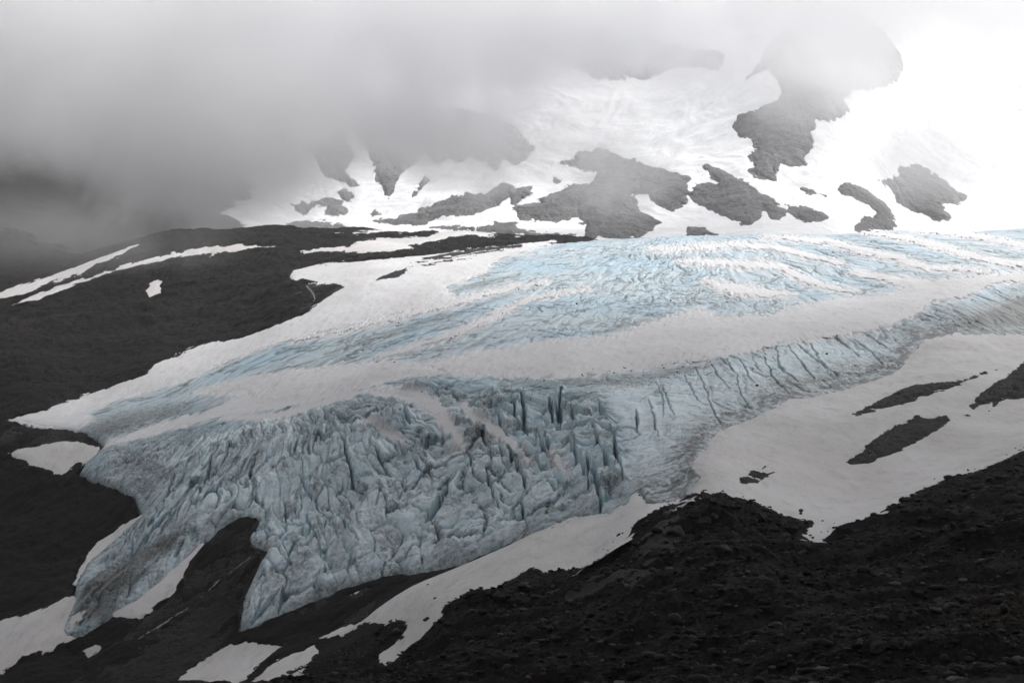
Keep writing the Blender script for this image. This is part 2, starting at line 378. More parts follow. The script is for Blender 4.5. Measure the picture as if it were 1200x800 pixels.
# ------------------------------------------------------------------ mesh helpers
def grid_mesh(name, X, Y, Z, mat, keep=None, attrs=None, parent=None, smooth=True, qmask=None):
    nr, nc = X.shape
    idx = np.arange(nr * nc).reshape(nr, nc)
    q = np.stack([idx[:-1, :-1], idx[:-1, 1:], idx[1:, 1:], idx[1:, :-1]], -1).reshape(-1, 4)
    co = np.stack([X, Y, Z], -1).reshape(-1, 3).astype(np.float32)
    if keep is not None:
        kf = keep.reshape(-1)
        qk = kf[q].all(1)
        if qmask is not None: qk &= qmask.reshape(-1)
        q = q[qk]
        used = np.zeros(nr * nc, bool); used[q.reshape(-1)] = True
        remap = np.cumsum(used) - 1
        q = remap[q]; co = co[used]
    else:
        used = None
    me = bpy.data.meshes.new(name)
    me.vertices.add(len(co)); me.vertices.foreach_set('co', co.reshape(-1))
    me.loops.add(q.size); me.loops.foreach_set('vertex_index', q.reshape(-1).astype(np.int32))
    me.polygons.add(len(q)); me.polygons.foreach_set('loop_start', np.arange(0, q.size, 4, dtype=np.int32))
    me.polygons.foreach_set('use_smooth', np.full(len(q), smooth))
    for an, av in (attrs or {}).items():
        at = me.attributes.new(an, 'FLOAT', 'POINT')
        av = av.reshape(-1).astype(np.float32)
        at.data.foreach_set('value', av if used is None else av[used])
    me.update(calc_edges=True)
    me.materials.append(mat)
    o = bpy.data.objects.new(name, me)
    COL.objects.link(o)
    if parent: o.parent = parent
    return o


def tag(o, label=None, cat=None, group=None, kind=None):
    if label: o['label'] = label
    if cat: o['category'] = cat
    if group: o['group'] = group
    if kind: o['kind'] = kind
    return o


# ------------------------------------------------------------------ materials
class NT:
    def __init__(s, name):
        s.m = bpy.data.materials.new(name); s.m.use_nodes = True
        s.t = s.m.node_tree; s.t.nodes.clear()
        s.out = s.n('ShaderNodeOutputMaterial')

    def n(s, t, **kw):
        nd = s.t.nodes.new(t)
        for k, v in kw.items(): setattr(nd, k, v)
        return nd

    def l(s, a, b): s.t.links.new(a, b)

    def noise(s, vec, scale, detail=6, rough=.6, dist=0.0, stretch=None):
        if stretch:
            mp = s.n('ShaderNodeMapping'); mp.inputs['Scale'].default_value = stretch
            s.l(vec, mp.inputs['Vector']); vec = mp.outputs[0]
        nd = s.n('ShaderNodeTexNoise'); s.l(vec, nd.inputs['Vector'])
        nd.inputs['Scale'].default_value = scale; nd.inputs['Detail'].default_value = detail
        nd.inputs['Roughness'].default_value = rough; nd.inputs['Distortion'].default_value = dist
        return nd.outputs['Fac']

    def ramp(s, fac, stops):
        nd = s.n('ShaderNodeValToRGB'); s.l(fac, nd.inputs[0])
        e = nd.color_ramp.elements
        while len(e) < len(stops): e.new(0.5)
        for i, (p, c) in enumerate(stops):
            e[i].position = p; e[i].color = (c, c, c, 1) if isinstance(c, (int, float)) else (*c, 1)
        return nd.outputs[0]

    def mix(s, fac, a, b, mode='MIX'):
        nd = s.n('ShaderNodeMix', data_type='RGBA', blend_type=mode)
        for v, i in ((fac, 0), (a, 6), (b, 7)):
            if isinstance(v, (int, float)): nd.inputs[i].default_value = v
            elif isinstance(v, tuple): nd.inputs[i].default_value = (*v, 1)
            else: s.l(v, nd.inputs[i])
        return nd.outputs[2]

    def math(s, op, a, b=0.0, c=None):
        nd = s.n('ShaderNodeMath', operation=op)
        for i, v in enumerate((a, b, c)):
            if v is None: continue
            if isinstance(v, (int, float)): nd.inputs[i].default_value = v
            else: s.l(v, nd.inputs[i])
        return nd.outputs[0]

    def attr(s, name):
        nd = s.n('ShaderNodeAttribute'); nd.attribute_name = name
        return nd.outputs['Fac']

    def pos(s):
        return s.n('ShaderNodeNewGeometry').outputs['Position']

    def bump(s, h, strength, dist, prev=None):
        nd = s.n('ShaderNodeBump'); nd.inputs['Strength'].default_value = strength; nd.inputs['Distance'].default_value = dist
        s.l(h, nd.inputs['Height'])
        if prev is not None: s.l(prev, nd.inputs['Normal'])
        return nd.outputs[0]

    def principled(s, col, rough=.9, normal=None, spec=.3):
        p = s.n('ShaderNodeBsdfPrincipled')
        if isinstance(col, tuple): p.inputs['Base Color'].default_value = (*col, 1)
        else: s.l(col, p.inputs['Base Color'])
        if isinstance(rough, (int, float)): p.inputs['Roughness'].default_value = rough
        else: s.l(rough, p.inputs['Roughness'])
        p.inputs['Specular IOR Level'].default_value = spec
        if normal is not None: s.l(normal, p.inputs['Normal'])
        s.l(p.outputs[0], s.out.inputs[0])
        return p


def mat_scree():
    s = NT('dark_scree'); P_ = s.pos()
    big = s.noise(P_, .012, 5, .6); mid = s.noise(P_, .11, 6, .65); fine = s.noise(P_, 1.1, 6, .75)
    c = s.ramp(fine, [(.3, (.003, .003, .003)), (.50, (.0075, .0072, .0072)), (.66, (.019, .018, .0175)), (.78, (.07, .068, .066))])
    c = s.mix(s.ramp(big, [(.35, .0), (.65, .6)]), c, (.018, .0175, .0175))
    br = s.math('MULTIPLY', s.ramp(s.noise(P_, .035, 6, .65), [(.52, 0), (.66, 1)]), s.ramp(mid, [(.42, 0), (.60, .8)]))
    c = s.mix(br, c, (.020, .0125, .0085))
    b = s.bump(fine, .6, .5); b = s.bump(mid, .5, 3.0, b)
    s.principled(c, .95, b, .1)
    return s.m


def mat_rock(name, lo, hi, sc_=1.0):
    s = NT(name); P_ = s.pos()
    a = s.noise(P_, .05 * sc_, 8, .65, .3); f = s.noise(P_, .5 * sc_, 6, .7, 0, (1, 1, 2.5))
    c = s.mix(f, lo, hi); c = s.mix(s.ramp(a, [(.4, 0.), (.7, .8)]), c, tuple(q * 1.5 for q in hi))
    g_ = s.noise(P_, .16 * sc_, 7, .7)
    b = s.bump(f, .9, 1.0 / sc_); b = s.bump(g_, .9, 4 / sc_, b); b = s.bump(a, .5, 5 / sc_, b)
    c = s.mix(s.ramp(g_, [(.55, 0), (.72, .6)]), c, tuple(q * 2.0 for q in hi))
    s.principled(c, .85, b, .25)
    return s.m


def mat_snow(name, base, dust, dirty=.5, pink=0.0):
    s = NT(name); P_ = s.pos()
    a = s.noise(P_, .02, 6, .6, .4, (1, .45, 1)); m = s.noise(P_, .18, 6, .65, 0, (1, .35, 1)); f = s.noise(P_, 1.3, 5, .6, 0, (1, .6, 1))
    c = s.mix(s.math('MULTIPLY', s.ramp(a, [(.35, 0), (.7, 1)]), dirty), base, dust)
    c = s.mix(s.math('MULTIPLY', s.ramp(m, [(.52, 0), (.72, 1)]), dirty * .7), c, tuple(q * .82 for q in dust))
    if pink:
        c = s.mix(s.ramp(s.noise(P_, .013, 4, .5), [(.52, 0), (.68, pink)]), c, (.66, .50, .48))
    sp = s.ramp(s.noise(P_, .9, 3, .9), [(.70, 0), (.78, .45)])
    c = s.mix(s.math('MULTIPLY', sp, dirty), c, (.16, .145, .135))
    b = s.bump(f, .6, .4); b = s.bump(m, .6, 1.2, b)
    s.principled(c, .75, b, .2)
    return s.m


def mat_ice():
    s = NT('glacier_ice'); P_ = s.pos()
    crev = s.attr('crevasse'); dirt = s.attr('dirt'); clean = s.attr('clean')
    f = s.noise(P_, .55, 7, .7, .5); m = s.noise(P_, .09, 6, .65, .6)
    c = s.mix(s.ramp(m, [(.3, 0), (.7, 1)]), (.56, .71, .79), (.74, .83, .87))
    c = s.mix(s.math('MULTIPLY', s.attr('upper'), .85), c, (.41, .50, .555))
    c = s.mix(clean, c, (.36, .52, .625))
    c = s.mix(s.math('MULTIPLY', s.ramp(f, [(.50, 0), (.68, 1)]), .4), c, (.72, .78, .80))
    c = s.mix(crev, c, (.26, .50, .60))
    # silt: veins and films
    vein = s.ramp(s.math('ABSOLUTE', s.math('SUBTRACT', s.noise(P_, .16, 7, .68, 1.2), .5)), [(.0, 1), (.022, 0)])
    vein2 = s.ramp(s.math('ABSOLUTE', s.math('SUBTRACT', s.noise(P_, .42, 6, .7, .8, (1, .5, 1)), .5)), [(.0, .8), (.03, 0)])
    patch = s.ramp(s.noise(P_, .05, 6, .7), [(.42, 0), (.62, 1)])
    v = s.math('MULTIPLY', s.math('MAXIMUM', vein, vein2), patch)
    film = s.math('MULTIPLY', s.ramp(s.noise(P_, .35, 8, .78), [(.36, .06), (.60, 1)]), dirt)
    film = s.math('MAXIMUM', film, s.math('MULTIPLY', s.math('POWER', dirt, 3.0), .8))
    tot = s.math('MINIMUM', s.math('ADD', s.math('MULTIPLY', v, .6), film), .93)
    c = s.mix(tot, c, (.050, .043, .037))
    c = s.mix(s.math('MULTIPLY', s.attr('dust'), .9), c, (.66, .655, .665))
    h = s.noise(P_, .8, 8, .65, .6)
    near_ = s.math('SUBTRACT', 1.0, s.math('MULTIPLY', s.attr('upper'), .8))
    b = s.bump(s.math('MULTIPLY', h, near_), .7, .7); b = s.bump(s.math('MULTIPLY', m, near_), .35, 2.0, b)
    p = s.principled(c, .55, b, .35)
    return s.m


def mat_water():
    s = NT('meltwater'); P_ = s.pos()
    f = s.noise(P_, 1.2, 5, .7)
    s.principled(s.ramp(f, [(.35, (.06, .06, .06)), (.65, (.30, .30, .30))]), .25, s.bump(f, .5, .2), .5)
    return s.m


M_SCREE = mat_scree()
M_ROCK = mat_rock('dark_rock', (.003, .003, .003), (.026, .025, .0245))
M_MROCK = mat_rock('mountain_rock', (.115, .115, .118), (.18, .178, .18), .25)  # rock made paler, so fading by mist is put into its colour
M_SLAB = mat_rock('grey_rock', (.010, .010, .010), (.042, .041, .040))
M_SNOW = mat_snow('old_snow', (.68, .67, .67), (.47, .455, .445), .8, .08)
M_SNOWG = mat_snow('glacier_snow', (.72, .72, .735), (.57, .565, .57), .85, .08)
M_SNOWM = mat_snow('mountain_snow', (.86, .86, .87), (.80, .79, .80), .25)
M_ICE = mat_ice()
M_WATER = mat_water()


# ------------------------------------------------------------------ relief
def ground_relief(x, y, d):
    near = sstep(480, 340, d)
    r = fbm(x / 60, y / 60, 4, 11) * 2.6 * sstep(60, 300, d) * (1 - .45 * near)
    r = r + ridged(x / 22, y / 30, 5, 23) * 1.7 - .8
    r = r + near * (fbm(x / 9, y / 9, 5, 37, .6) * 1.1 + (ridged(x / 75 + .3, y / 42, 3, 39) - .6) * 7.5)
    far = sstep(900, 1300, d)
    r = r + far * (ridged(x / 70, y / 90, 5, 51) * 6.5 - 3.2)
    r = r + sstep(480, 600, d) * (ridged(x / 16, y / 24, 5, 53, .65) * 2.2 - 1.1)
    return r * sstep(3, 60, d)


def blur(A, k):
    for ax in (0, 1):
        c = np.cumsum(np.pad(A, [(k + 1, k) if i == ax else (0, 0) for i in (0, 1)], mode='edge'), ax, dtype=np.float64)
        A = ((c[2 * k + 1:] - c[:-2 * k - 1]) if ax == 0 else (c[:, 2 * k + 1:] - c[:, :-2 * k - 1])) / (2 * k + 1)
    return A.astype(np.float32)


def polar(u0, u1, nu, d0, d1, nd):
    a = (np.linspace(u0, u1, nu) - 600) / F
    d = np.exp(np.linspace(math.log(d0), math.log(d1), nd))
    A, D = np.meshgrid(a, d)
    return A * D, D


# ---- the ground sheet
inner = np.linspace(-0.42, 0.42, 1250)
side = np.geomspace(.43, 3.2, 40)
a = np.concatenate([-side[::-1], inner, side])
d = np.concatenate([np.geomspace(4.5, 120, 60), np.geomspace(121, 2300, 1500)])
A, D = np.meshgrid(a, d)
GX, GY = A * D, D
gz = S(GX, GY)
gu, gv = project(GX, GY, gz)
ps = GY / F
low = np.zeros(GX.shape, np.float32); calm = np.zeros(GX.shape, np.float32)
for nm, lb, base, geo, dr, th in SNOW:
    if base != 'g': continue
    s = region_sd(gu, gv, GX, GY, GY, geo, dr, 1.35)
    m = sstep(-1, 3.5, s)
    low = np.maximum(low, m * 1.2); calm = np.maximum(calm, sstep(-4, 2, s))
sg = sd_poly(gu, gv, GLACIER); sg = np.where((GY > 420) & (GY < 1750), sg, -40)
gin = sstep(-2, 5, sg)
rel = ground_relief(GX, GY, GY)
gz = gz + rel * (1 - .85 * calm) * (1 - gin) - low * ps - gin * 14
GROUND = grid_mesh('ground', GX, GY, gz, M_SCREE)
tag(GROUND, kind='structure')
del GX, GY, gu, gv, low, calm, sg, gin, rel

# ---- the wide floor that carries on to the horizon beneath and behind
fx, fy = np.meshgrid(np.linspace(-9000, 9000, 40), np.linspace(-7000, 12000, 40))
tag(grid_mesh('valley_floor', fx, fy, -260 + 0 * fx, M_SCREE), kind='structure')

# ---- the mountain
def mtn(x, y):
    z = S(x, y)
    k = sstep(2350, 2750, y)
    g = ridged(x / 130 + fbm(x / 200, y / 200, 2, 5) * .8, y / 420, 5, 71) - .6
    return z + k * (g * 9 + fbm(x / 240, y / 240, 4, 77) * 14)


a = np.linspace(-.60, .60, 900); d = np.geomspace(2240, 6900, 640)
A, D = np.meshgrid(a, d); X, Y = A * D, D
z = mtn(X, Y)
u, v = project(X, Y, z); ps = Y / F
low = np.zeros(X.shape, np.float32)
for nm, lb, geo, dr, h, base in ROCK:
    if base == 'm': low = np.maximum(low, sstep(0, 4, region_sd(u, v, X, Y, Y, geo, dr, 1.9, 3, 2.5)))
scree = sstep(350, 230, u + 60 * fbm(X / 300, Y / 300, 4, 91) + 0 * v) * 1.0
s_ = NT('mountain_face'); P_ = s_.pos()
_m = s_.attr('scree')
_n = s_.noise(P_, .012, 8, .65, .3)
_c = s_.mix(s_.ramp(_n, [(.3, 0), (.7, 1)]), (.70, .70, .71), (.80, .80, .81))
_gul = s_.ramp(s_.noise(P_, .02, 7, .7, 0, (1, .25, .5)), [(.60, 0), (.8, .15)])
_c = s_.mix(_gul, _c, (.45, .44, .44))
_k = s_.math('GREATER_THAN', s_.math('ADD', _m, s_.math('MULTIPLY', s_.math('SUBTRACT', s_.noise(P_, .01, 7, .65), .5), 1.2)), .5)
_c = s_.mix(_k, _c, (.032, .031, .031))
s_.principled(_c, .85, s_.bump(_n, .4, 20), .15)
MOUNTAIN = grid_mesh('mountain', X, Y, z - low * ps * 1.5, s_.m, attrs={'scree': scree})
tag(MOUNTAIN, kind='structure')

# ---- the glacier
NU, ND = 1500, 1450
X, Y = polar(-30, 1262, NU, 425, 1760, ND)
z0 = S(X, Y)
u, v = project(X, Y, z0); ps = Y / F
sg = sd_poly(u, v, GLACIER, 60)
sg = sg + fbm(X / 14, Y / 22, 4, 3, .6) * 2.0
cover = np.zeros(X.shape, np.float32); csd = np.full(X.shape, -40, np.float32)
for nm, lb, base, geo, dr, th in SNOW:
    if base != 'i': continue
    sdc = region_sd(u, v, X, Y, Y, geo, dr, 1.3, 3, 4.5)
    csd = np.maximum(csd, sdc)
    cover = np.maximum(cover, sstep(-5, 1.5 if geo[0][0] == 'L' else 5, sdc))
e1_, e2_ = fan(X, Y, 205, 1700, 700)
dust = sstep(-12, 1, csd) * sstep(-.35, .35, fbm(e1_ / 6, e2_ / 30, 5, 221, .65) + .9 * sstep(-7, 1, csd) - .3)


# zones
FALL = poly('150,590 100,560 130,520 220,505 300,495 380,475 440,455 500,440 560,450 620,458 680,456 712,470 725,510 735,560 750,600 700,620 600,650 480,700 280,760 60,760 90,690')
RIGHT = poly('700,450 800,430 860,420 940,400 1010,395 1080,400 1060,440 960,475 860,510 830,560 780,600 745,590 730,520')
LEFTF = poly('90,500 200,470 330,440 470,430 400,470 300,500 220,520 160,590 100,560')
fall = blur(sstep(-4, 14, sd_poly(u, v, FALL)), 8)
right = blur(sstep(-4, 14, sd_poly(u, v, RIGHT)), 8)
upper = np.clip(1 - fall - right, 0, 1)
bigc = blur(sstep(0, 25, sd_poly(u, v, poly('560,455 720,455 745,520 740,590 680,612 600,560 570,510'))), 8)

wx = X + fbm(X / 55, Y / 55, 2, 101) * 8; wy = Y + fbm(X / 55, Y / 55, 2, 131) * 8
q1, q2 = fan(wx, wy, -150, 890, 350)
r1, r2_ = fan(wx, wy, 205, 1700, 700)


def blocks(a, b, wa, wb, seed, crack=.22):
    f1, f2, h, ox, oy = worley(a / wa, b / wb, seed)
    e = f2 - f1
    c = 1 - sstep(0, crack, e)
    tilt = (h - .5) * ox * 1.3 + (_hash(np.floor(h * 9999), np.floor(h * 777), 3) - .5) * oy * 1.3
    return c, h, tilt, e


# icefall
c1, h1, t1, e1 = blocks(q1, q2, 12.5, 32, 1, .10)
c2, h2, t2, e2 = blocks(q1, q2, 5.5, 12, 2, .13)
cb, hb, tb, eb = blocks(q1, q2, 8, 46, 12, .17)
c3, h3, t3, e3 = blocks(q1, q2, 1.8, 3.4, 3, .2)
mod = .35 + .65 * sstep(-.25, .35, fbm(X / 40, Y / 40, 3, 61))
# long wandering crevasses along the flow, fewer across it
na = fbm(q1 / 15, q2 / 62, 4, 141, .5); nb = fbm(q1 / 40, q2 / 17, 3, 143, .5)
la = 1 - sstep(0, .10, np.abs(na)); va = np.exp(-(na / .22) ** 2)
lb_ = (1 - sstep(0, .07, np.abs(nb))) * sstep(.0, .3, fbm(X / 35, Y / 35, 3, 147)); vb = np.exp(-(nb / .2) ** 2)
lc = (1 - sstep(0, .10, np.abs(fbm(q1 / 5.5, q2 / 17, 3, 149, .55)))) * sstep(-.1, .4, fbm(X / 28, Y / 28, 3, 151))
hard = sstep(-.3, .3, fbm(X / 50, Y / 50, 3, 153))
soft = .45 + .55 * hard
serac = ((h1 - .5) * 2.6 + t1 * 4.8) * soft + (h2 - .5) * .9 * hard + t2 * 1.7 * hard + (h3 - .5) * .4 + t3 * .6
serac = serac - c1 * (.4 + 2.4 * mod) * soft - c2 * .5 * hard - la * 1.4 * mod - va * .8 - lb_ * .9 - vb * .6 - lc * .5
serac = serac + fbm(X / 45, Y / 60, 3, 41) * 5.0 + fbm(X / 14, Y / 20, 3, 43) * .5 + ridged(q1 / 16, q2 / 90, 3, 45) * 1.6
serac = serac + bigc * ((hb - .5) * 3.6 + tb * 3.4 - cb * 8.5)
# upper ice: low ribs along the flow, split by fine cross cracks
k1, g1, s1, _ = blocks(r1, r2_, 7.0, 30, 4, .22)
k2, g2, s2, _ = blocks(r1, r2_, 3.0, 7.5, 5, .28)
k3, g3, s3, _ = blocks(r1 * .7 + r2_ * .7, r2_ * .7 - r1 * .7, 9, 45, 6, .14)
modu = sstep(-.2, .3, fbm(X / 90, Y / 120, 3, 63))
lu = (1 - sstep(0, .10, np.abs(fbm(r1 / 22, r2_ / 190, 4, 171, .5)))) * sstep(-.25, .2, fbm(X / 80, Y / 80, 2, 172))
lx = (1 - sstep(0, .105, np.abs(fbm(r1 / 70, r2_ / 26, 4, 173, .55)))) * sstep(-.05, .3, fbm(X / 60, Y / 90, 3, 174))
ly = 1 - sstep(0, .09, np.abs(fbm((r1 + .5 * r2_) / 40, (r2_ - .5 * r1) / 110, 4, 175, .55)))
ribs = (g1 - .5) * .5 + s1 * .5 - k1 * .5 * modu + s2 * .2 - lu * 1.3 - lx * 1.0 - ly * .7 + ridged(r1 / 14, r2_ / 120, 3, 87) * 1.2 - .7 + fbm(X / 25, Y / 40, 3, 86) * .6
fl_ = 1 - sstep(0, .035, np.abs(fbm(r1 / 34, r2_ / 110, 4, 181, .5)))
fm_ = (1 - sstep(0, .03, np.abs(fbm(r1 / 90, r2_ / 30, 4, 183, .5)))) * sstep(-.1, .2, fbm(X / 50, Y / 50, 2, 184))
smoothr = -fl_ * .9 - fm_ * .5 + ((g2 - .5) * .35 + s2 * .5 - k2 * .35 * modu - k1 * .5 * modu + ridged(r1 / 40, r2_ / 6, 3, 88) * .3 + fbm(X / 30, Y / 30, 4, 89) * 1.0)
relief = fall * serac * 1.15 + upper * ribs * .8 + right * smoothr
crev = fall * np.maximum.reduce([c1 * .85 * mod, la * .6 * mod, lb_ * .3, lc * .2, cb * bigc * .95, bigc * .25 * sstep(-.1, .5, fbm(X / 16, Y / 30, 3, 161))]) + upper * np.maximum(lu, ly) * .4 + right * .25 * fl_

# named crevasses, each with its own course
CREV = '''3.6,11 657,457 655,475 657,496|3.2,10 694,504 708,538 719,574|4.0,12 684,534 694,565 705,604|2.6,7 644,465 648,486|2.6,8 700,468 711,499|2.0,5 745,482 746,506
2.2,7 388,489 405,535 415,575 428,582|2,6 462,518 482,538 502,567|4.2,9 535,553 516,595 499,624|2,6 435,535 458,560|2.8,9 637,506 651,545 668,582|2.4,7 620,531 637,557|4.5,9 325,645 336,634 352,629 379,630
1.0,2.5 815,432 826,452 832,478 845,500|.9,2.5 850,420 862,440 868,462 880,482|1.0,3 893,406 897,425 908,446 925,462|.9,2.5 922,404 938,426 955,445|.9,2 1000,398 1020,412 1036,428|.9,2 1020,394 1042,410|.8,2 768,448 778,472 776,492|.8,2 880,412 884,426 893,437
3.4,11 610,462 614,488 612,505|3.0,10 628,500 640,530 648,552|3.2,11 664,512 676,545 690,585|2.6,9 716,500 722,540 730,575|2.8,9 590,520 606,552 622,590|2.6,8 560,505 575,530
1.5,4 933,402 957,423 983,441|1.4,4 909,402 913,430 935,449|1.1,3 949,403 962,425|1.2,3 975,388 980,395 990,403 1007,418|1.1,3 867,421 882,449|1.1,3 843,419 863,438|1.1,3 832,428 853,455|1.2,3 800,440 818,470|1.2,3 775,452 790,490|1.3,4 760,470 772,515
2,6 600,470 606,500|2.4,7 575,478 590,505 600,520|2,6 668,470 676,500|2.2,7 672,520 684,560|2,6 570,560 584,600|1.8,5 445,575 470,610|2,6 350,560 372,600|1.8,5 300,540 285,580|1.8,5 250,540 232,590|1.6,5 205,560 190,600|2,6 540,520 560,548|2,5 610,590 620,625|1.8,5 395,610 420,645|2,5 470,480 480,505'''
for item in CREV.replace('\n', '|').split('|'):
    hd, rest = item.strip().split(' ', 1)
    w, dp = [float(q) for q in hd.split(',')]
    s = sd_line(u + fbm(X / 9, Y / 14, 4, 17, .6) * 3.6, v, poly(rest), w * (.62 if dp < 4.5 else 1), 12) + fbm(X / 5, Y / 7, 3, 19) * .5 * w
    m = sstep(-.6, w * .75, s)
    relief = relief - m * dp + sstep(-7, -1, s) * (1 - m) * dp * .10
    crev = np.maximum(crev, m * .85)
relief = relief * (1 - cover) - cover * .8 * ps
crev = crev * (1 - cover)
edge = sstep(-1.5, 9, sg)
front = sstep(400, 560, v) * (1 - right * .5)
zi = z0 + relief * sstep(-1, 12, sg) + front * 2.2 * edge - (1 - sstep(-3, 4, sg)) * 6.0
# dirt: flank films, medial bands, lower front
flank = sstep(58, 8, sd_line(u, v, poly('1320,392 1200,398 1117,397 1077,407 1063,435 1033,448 987,461 927,472 880,497 835,520 815,545 822,562 785,591 755,592'), 0, 60) * -1) * sstep(690, 760, u)
mdist = -sd_line(u, v, poly('1320,392 1200,398 1117,397 1077,407 1063,435 1033,448 987,461 927,472 880,497 835,520 815,545 822,562 785,591 755,592'), 0, 90)
flank = flank * (.58 + .46 * sstep(-.3, .3, .6 * fbm(mdist / 5.5 + 2.2 * fbm(X / 30, Y / 30, 3, 233), u / 26 + fbm(X / 12, Y / 18, 3, 235), 5, 231, .65) + .55 * fbm(X / 7, Y / 9, 4, 237, .65)))
gray = blur(sstep(-10, 25, sd_poly(u, v, poly('1330,318 1240,325 1190,335 1120,362 1040,390 960,400 1000,408 1080,402 1200,396 1330,390'))), 10)
leftd = blur(sstep(-6, 14, sd_poly(u, v, poly('95,497 140,480 210,470 250,478 190,505 120,525 100,515'))), 8)
leftd = np.maximum(leftd, blur(sstep(-6, 12, sd_poly(u, v, poly('120,520 190,530 210,560 170,600 130,560'))), 8) * .8)
low_d = blur(sstep(-6, 20, sd_poly(u, v, poly('60,760 80,690 140,640 240,600 230,640 130,740'))), 8) * 1.0
foot = sstep(16, 1, sg) * sstep(470, 560, v) * .75
band = np.zeros(X.shape, np.float32)
for w, s in ((7, '585,452 640,448 700,447 745,446 800,434 850,424'), (3, '470,376 505,362 560,349 605,329'), (2.5, '420,398 470,385 520,372 560,358 600,345'), (2.5, '380,415 440,396 510,380'), (4, '455,322 500,313 560,303 590,297'), (3, '520,345 575,330 610,322'), (3, '690,392 740,380 800,366')):
    band = np.maximum(band, sstep(-w, w, sd_line(u, v, poly(s), w)) * .8)
flow = sstep(.05, .55, fbm(r1 / 5, r2_ / 90, 5, 201, .6)) * .75
flowf = np.maximum(sstep(.05, .5, fbm(q1 / 7, q2 / 38, 5, 203, .6)), sstep(.1, .5, fbm(q1 / 26, q2 / 60, 5, 205, .65)) * .75)
cr_d = np.clip(fall * (1 - .8 * bigc) * np.maximum.reduce([la * 1.0 * mod, lb_ * .7, lc * .7, c1 * .95 * soft, c2 * .45 * hard]) + upper * np.maximum.reduce([lu * 1.0, lx * .95, ly * .9]) + right * np.maximum(fl_ * .7, fm_ * .6), 0, 1)
dirt = np.maximum.reduce([flank * 1.15, gray * 1.12, leftd * .9, low_d, foot, band, flow * upper * .9, flow * right * .9, flowf * fall * .85, cr_d])
clean = upper * sstep(-.15, .35, fbm(X / 70, Y / 110, 4, 210)) * .8 * (1 - gray)
keep = sg > -5
GLAC = bpy.data.objects.new('glacier', None); COL.objects.link(GLAC)
GLAC.location = (0, 600, -90)
tag(GLAC, 'broad blue-white glacier with a crevassed front spilling down to dark rock', 'glacier')
tong = (fall > .5) & (u < 305) & (v > 575 + (u - 150) * .2)
zone = np.where(tong, 3, np.where(fall > .5, 0, np.where(right > .5, 1, 2)))
for k, (pn, pl) in enumerate((('icefall', 'crevassed icefall of broken ice towers'), ('ice_flank', 'smooth dirty ice flank'), ('upper_ice', 'streaked blue upper ice'), ('ice_tongue', 'dirty narrow ice tongue'))):
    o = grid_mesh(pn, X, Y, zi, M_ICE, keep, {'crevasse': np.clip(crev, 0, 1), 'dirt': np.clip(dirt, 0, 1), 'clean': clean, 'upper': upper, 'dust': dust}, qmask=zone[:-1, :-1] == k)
    o.parent = GLAC; o.matrix_parent_inverse = Matrix.Translation((0, -600, 90))
    o['label'] = pl
gl_sd, gl_relief = sg, relief
del wx, wy, q1, q2, r1, r2_, c1, c2, c3, h1, h2, h3, t1, t2, t3


# ------------------------------------------------------------------ patches laid on it
def patch_grid(geo, dr, pad=8, res=1.0):
    us, vs = [], []
    for g in geo:
        p = poly(g.split(' ', 1)[1] if g[0] == 'L' else g)
        w = float(g[1:].split(' ')[0]) if g[0] == 'L' else 0
        us += [p[:, 0].min() - w, p[:, 0].max() + w]; vs += [p[:, 1].min() - w, p[:, 1].max() + w]
    u0, u1, v0, v1 = min(us) - pad, max(us) + pad, min(vs) - pad, max(vs) + pad
    # distances at which the land lies between v0 and v1
    uu = np.linspace(u0, u1, 40); dd = np.geomspace(dr[0], dr[1], 400)
    A, D = np.meshgrid((uu - 600) / F, dd)
    _, vv = project(A * D, D, S(A * D, D))
    ok = ((vv > v0) & (vv < v1)).any(1)
    d0, d1 = dd[ok].min() * .995, dd[ok].max() * 1.005
    nu = int(np.clip((u1 - u0) / res, 12, 1400))
    nd = int(np.clip(max((v1 - v0) / res * 1.7, (math.log(d1 / d0)) / .004), 16, 900))
    return polar(u0, u1, nu, d0, d1, nd)


for nm, lb, base, geo, dr, th in SNOW:
    X, Y = patch_grid(geo, dr)
    z0 = S(X, Y); u, v = project(X, Y, z0); ps = Y / F
    s = region_sd(u, v, X, Y, Y, geo, dr, 1.3, 3, 4.5) if base == 'i' else region_sd(u, v, X, Y, Y, geo, dr, 1.35)
    rise = np.clip(s, -2.5, 0) * .8 + th * sstep(0, 10, s) * .45 + .15
    hole = np.zeros(X.shape, np.float32)
    for rn, rl, rg, rdr, rh, rb in ROCK:
        if rb == 's': hole = np.maximum(hole, sstep(0, 4, region_sd(u, v, X, Y, Y, rg, rdr)))
    pm = float(np.median(ps))
    und = fbm(X / (26 * pm), Y / (50 * pm), 4, 301) * .5 * ps * sstep(2, 12, s)
    und = und + fbm(X / (90 * pm), Y / (90 * pm), 3, 303) * 1.2 * ps * sstep(4, 25, s)
    if base == 'i': und = und + .3 * ps
    z = z0 + rise * ps + und - hole * 1.6 * ps * (base == 'g')
    o = grid_mesh(nm, X, Y, z, M_SNOW if base == 'g' else M_SNOWG, s > -2.4)
    tag(o, lb, 'snow')

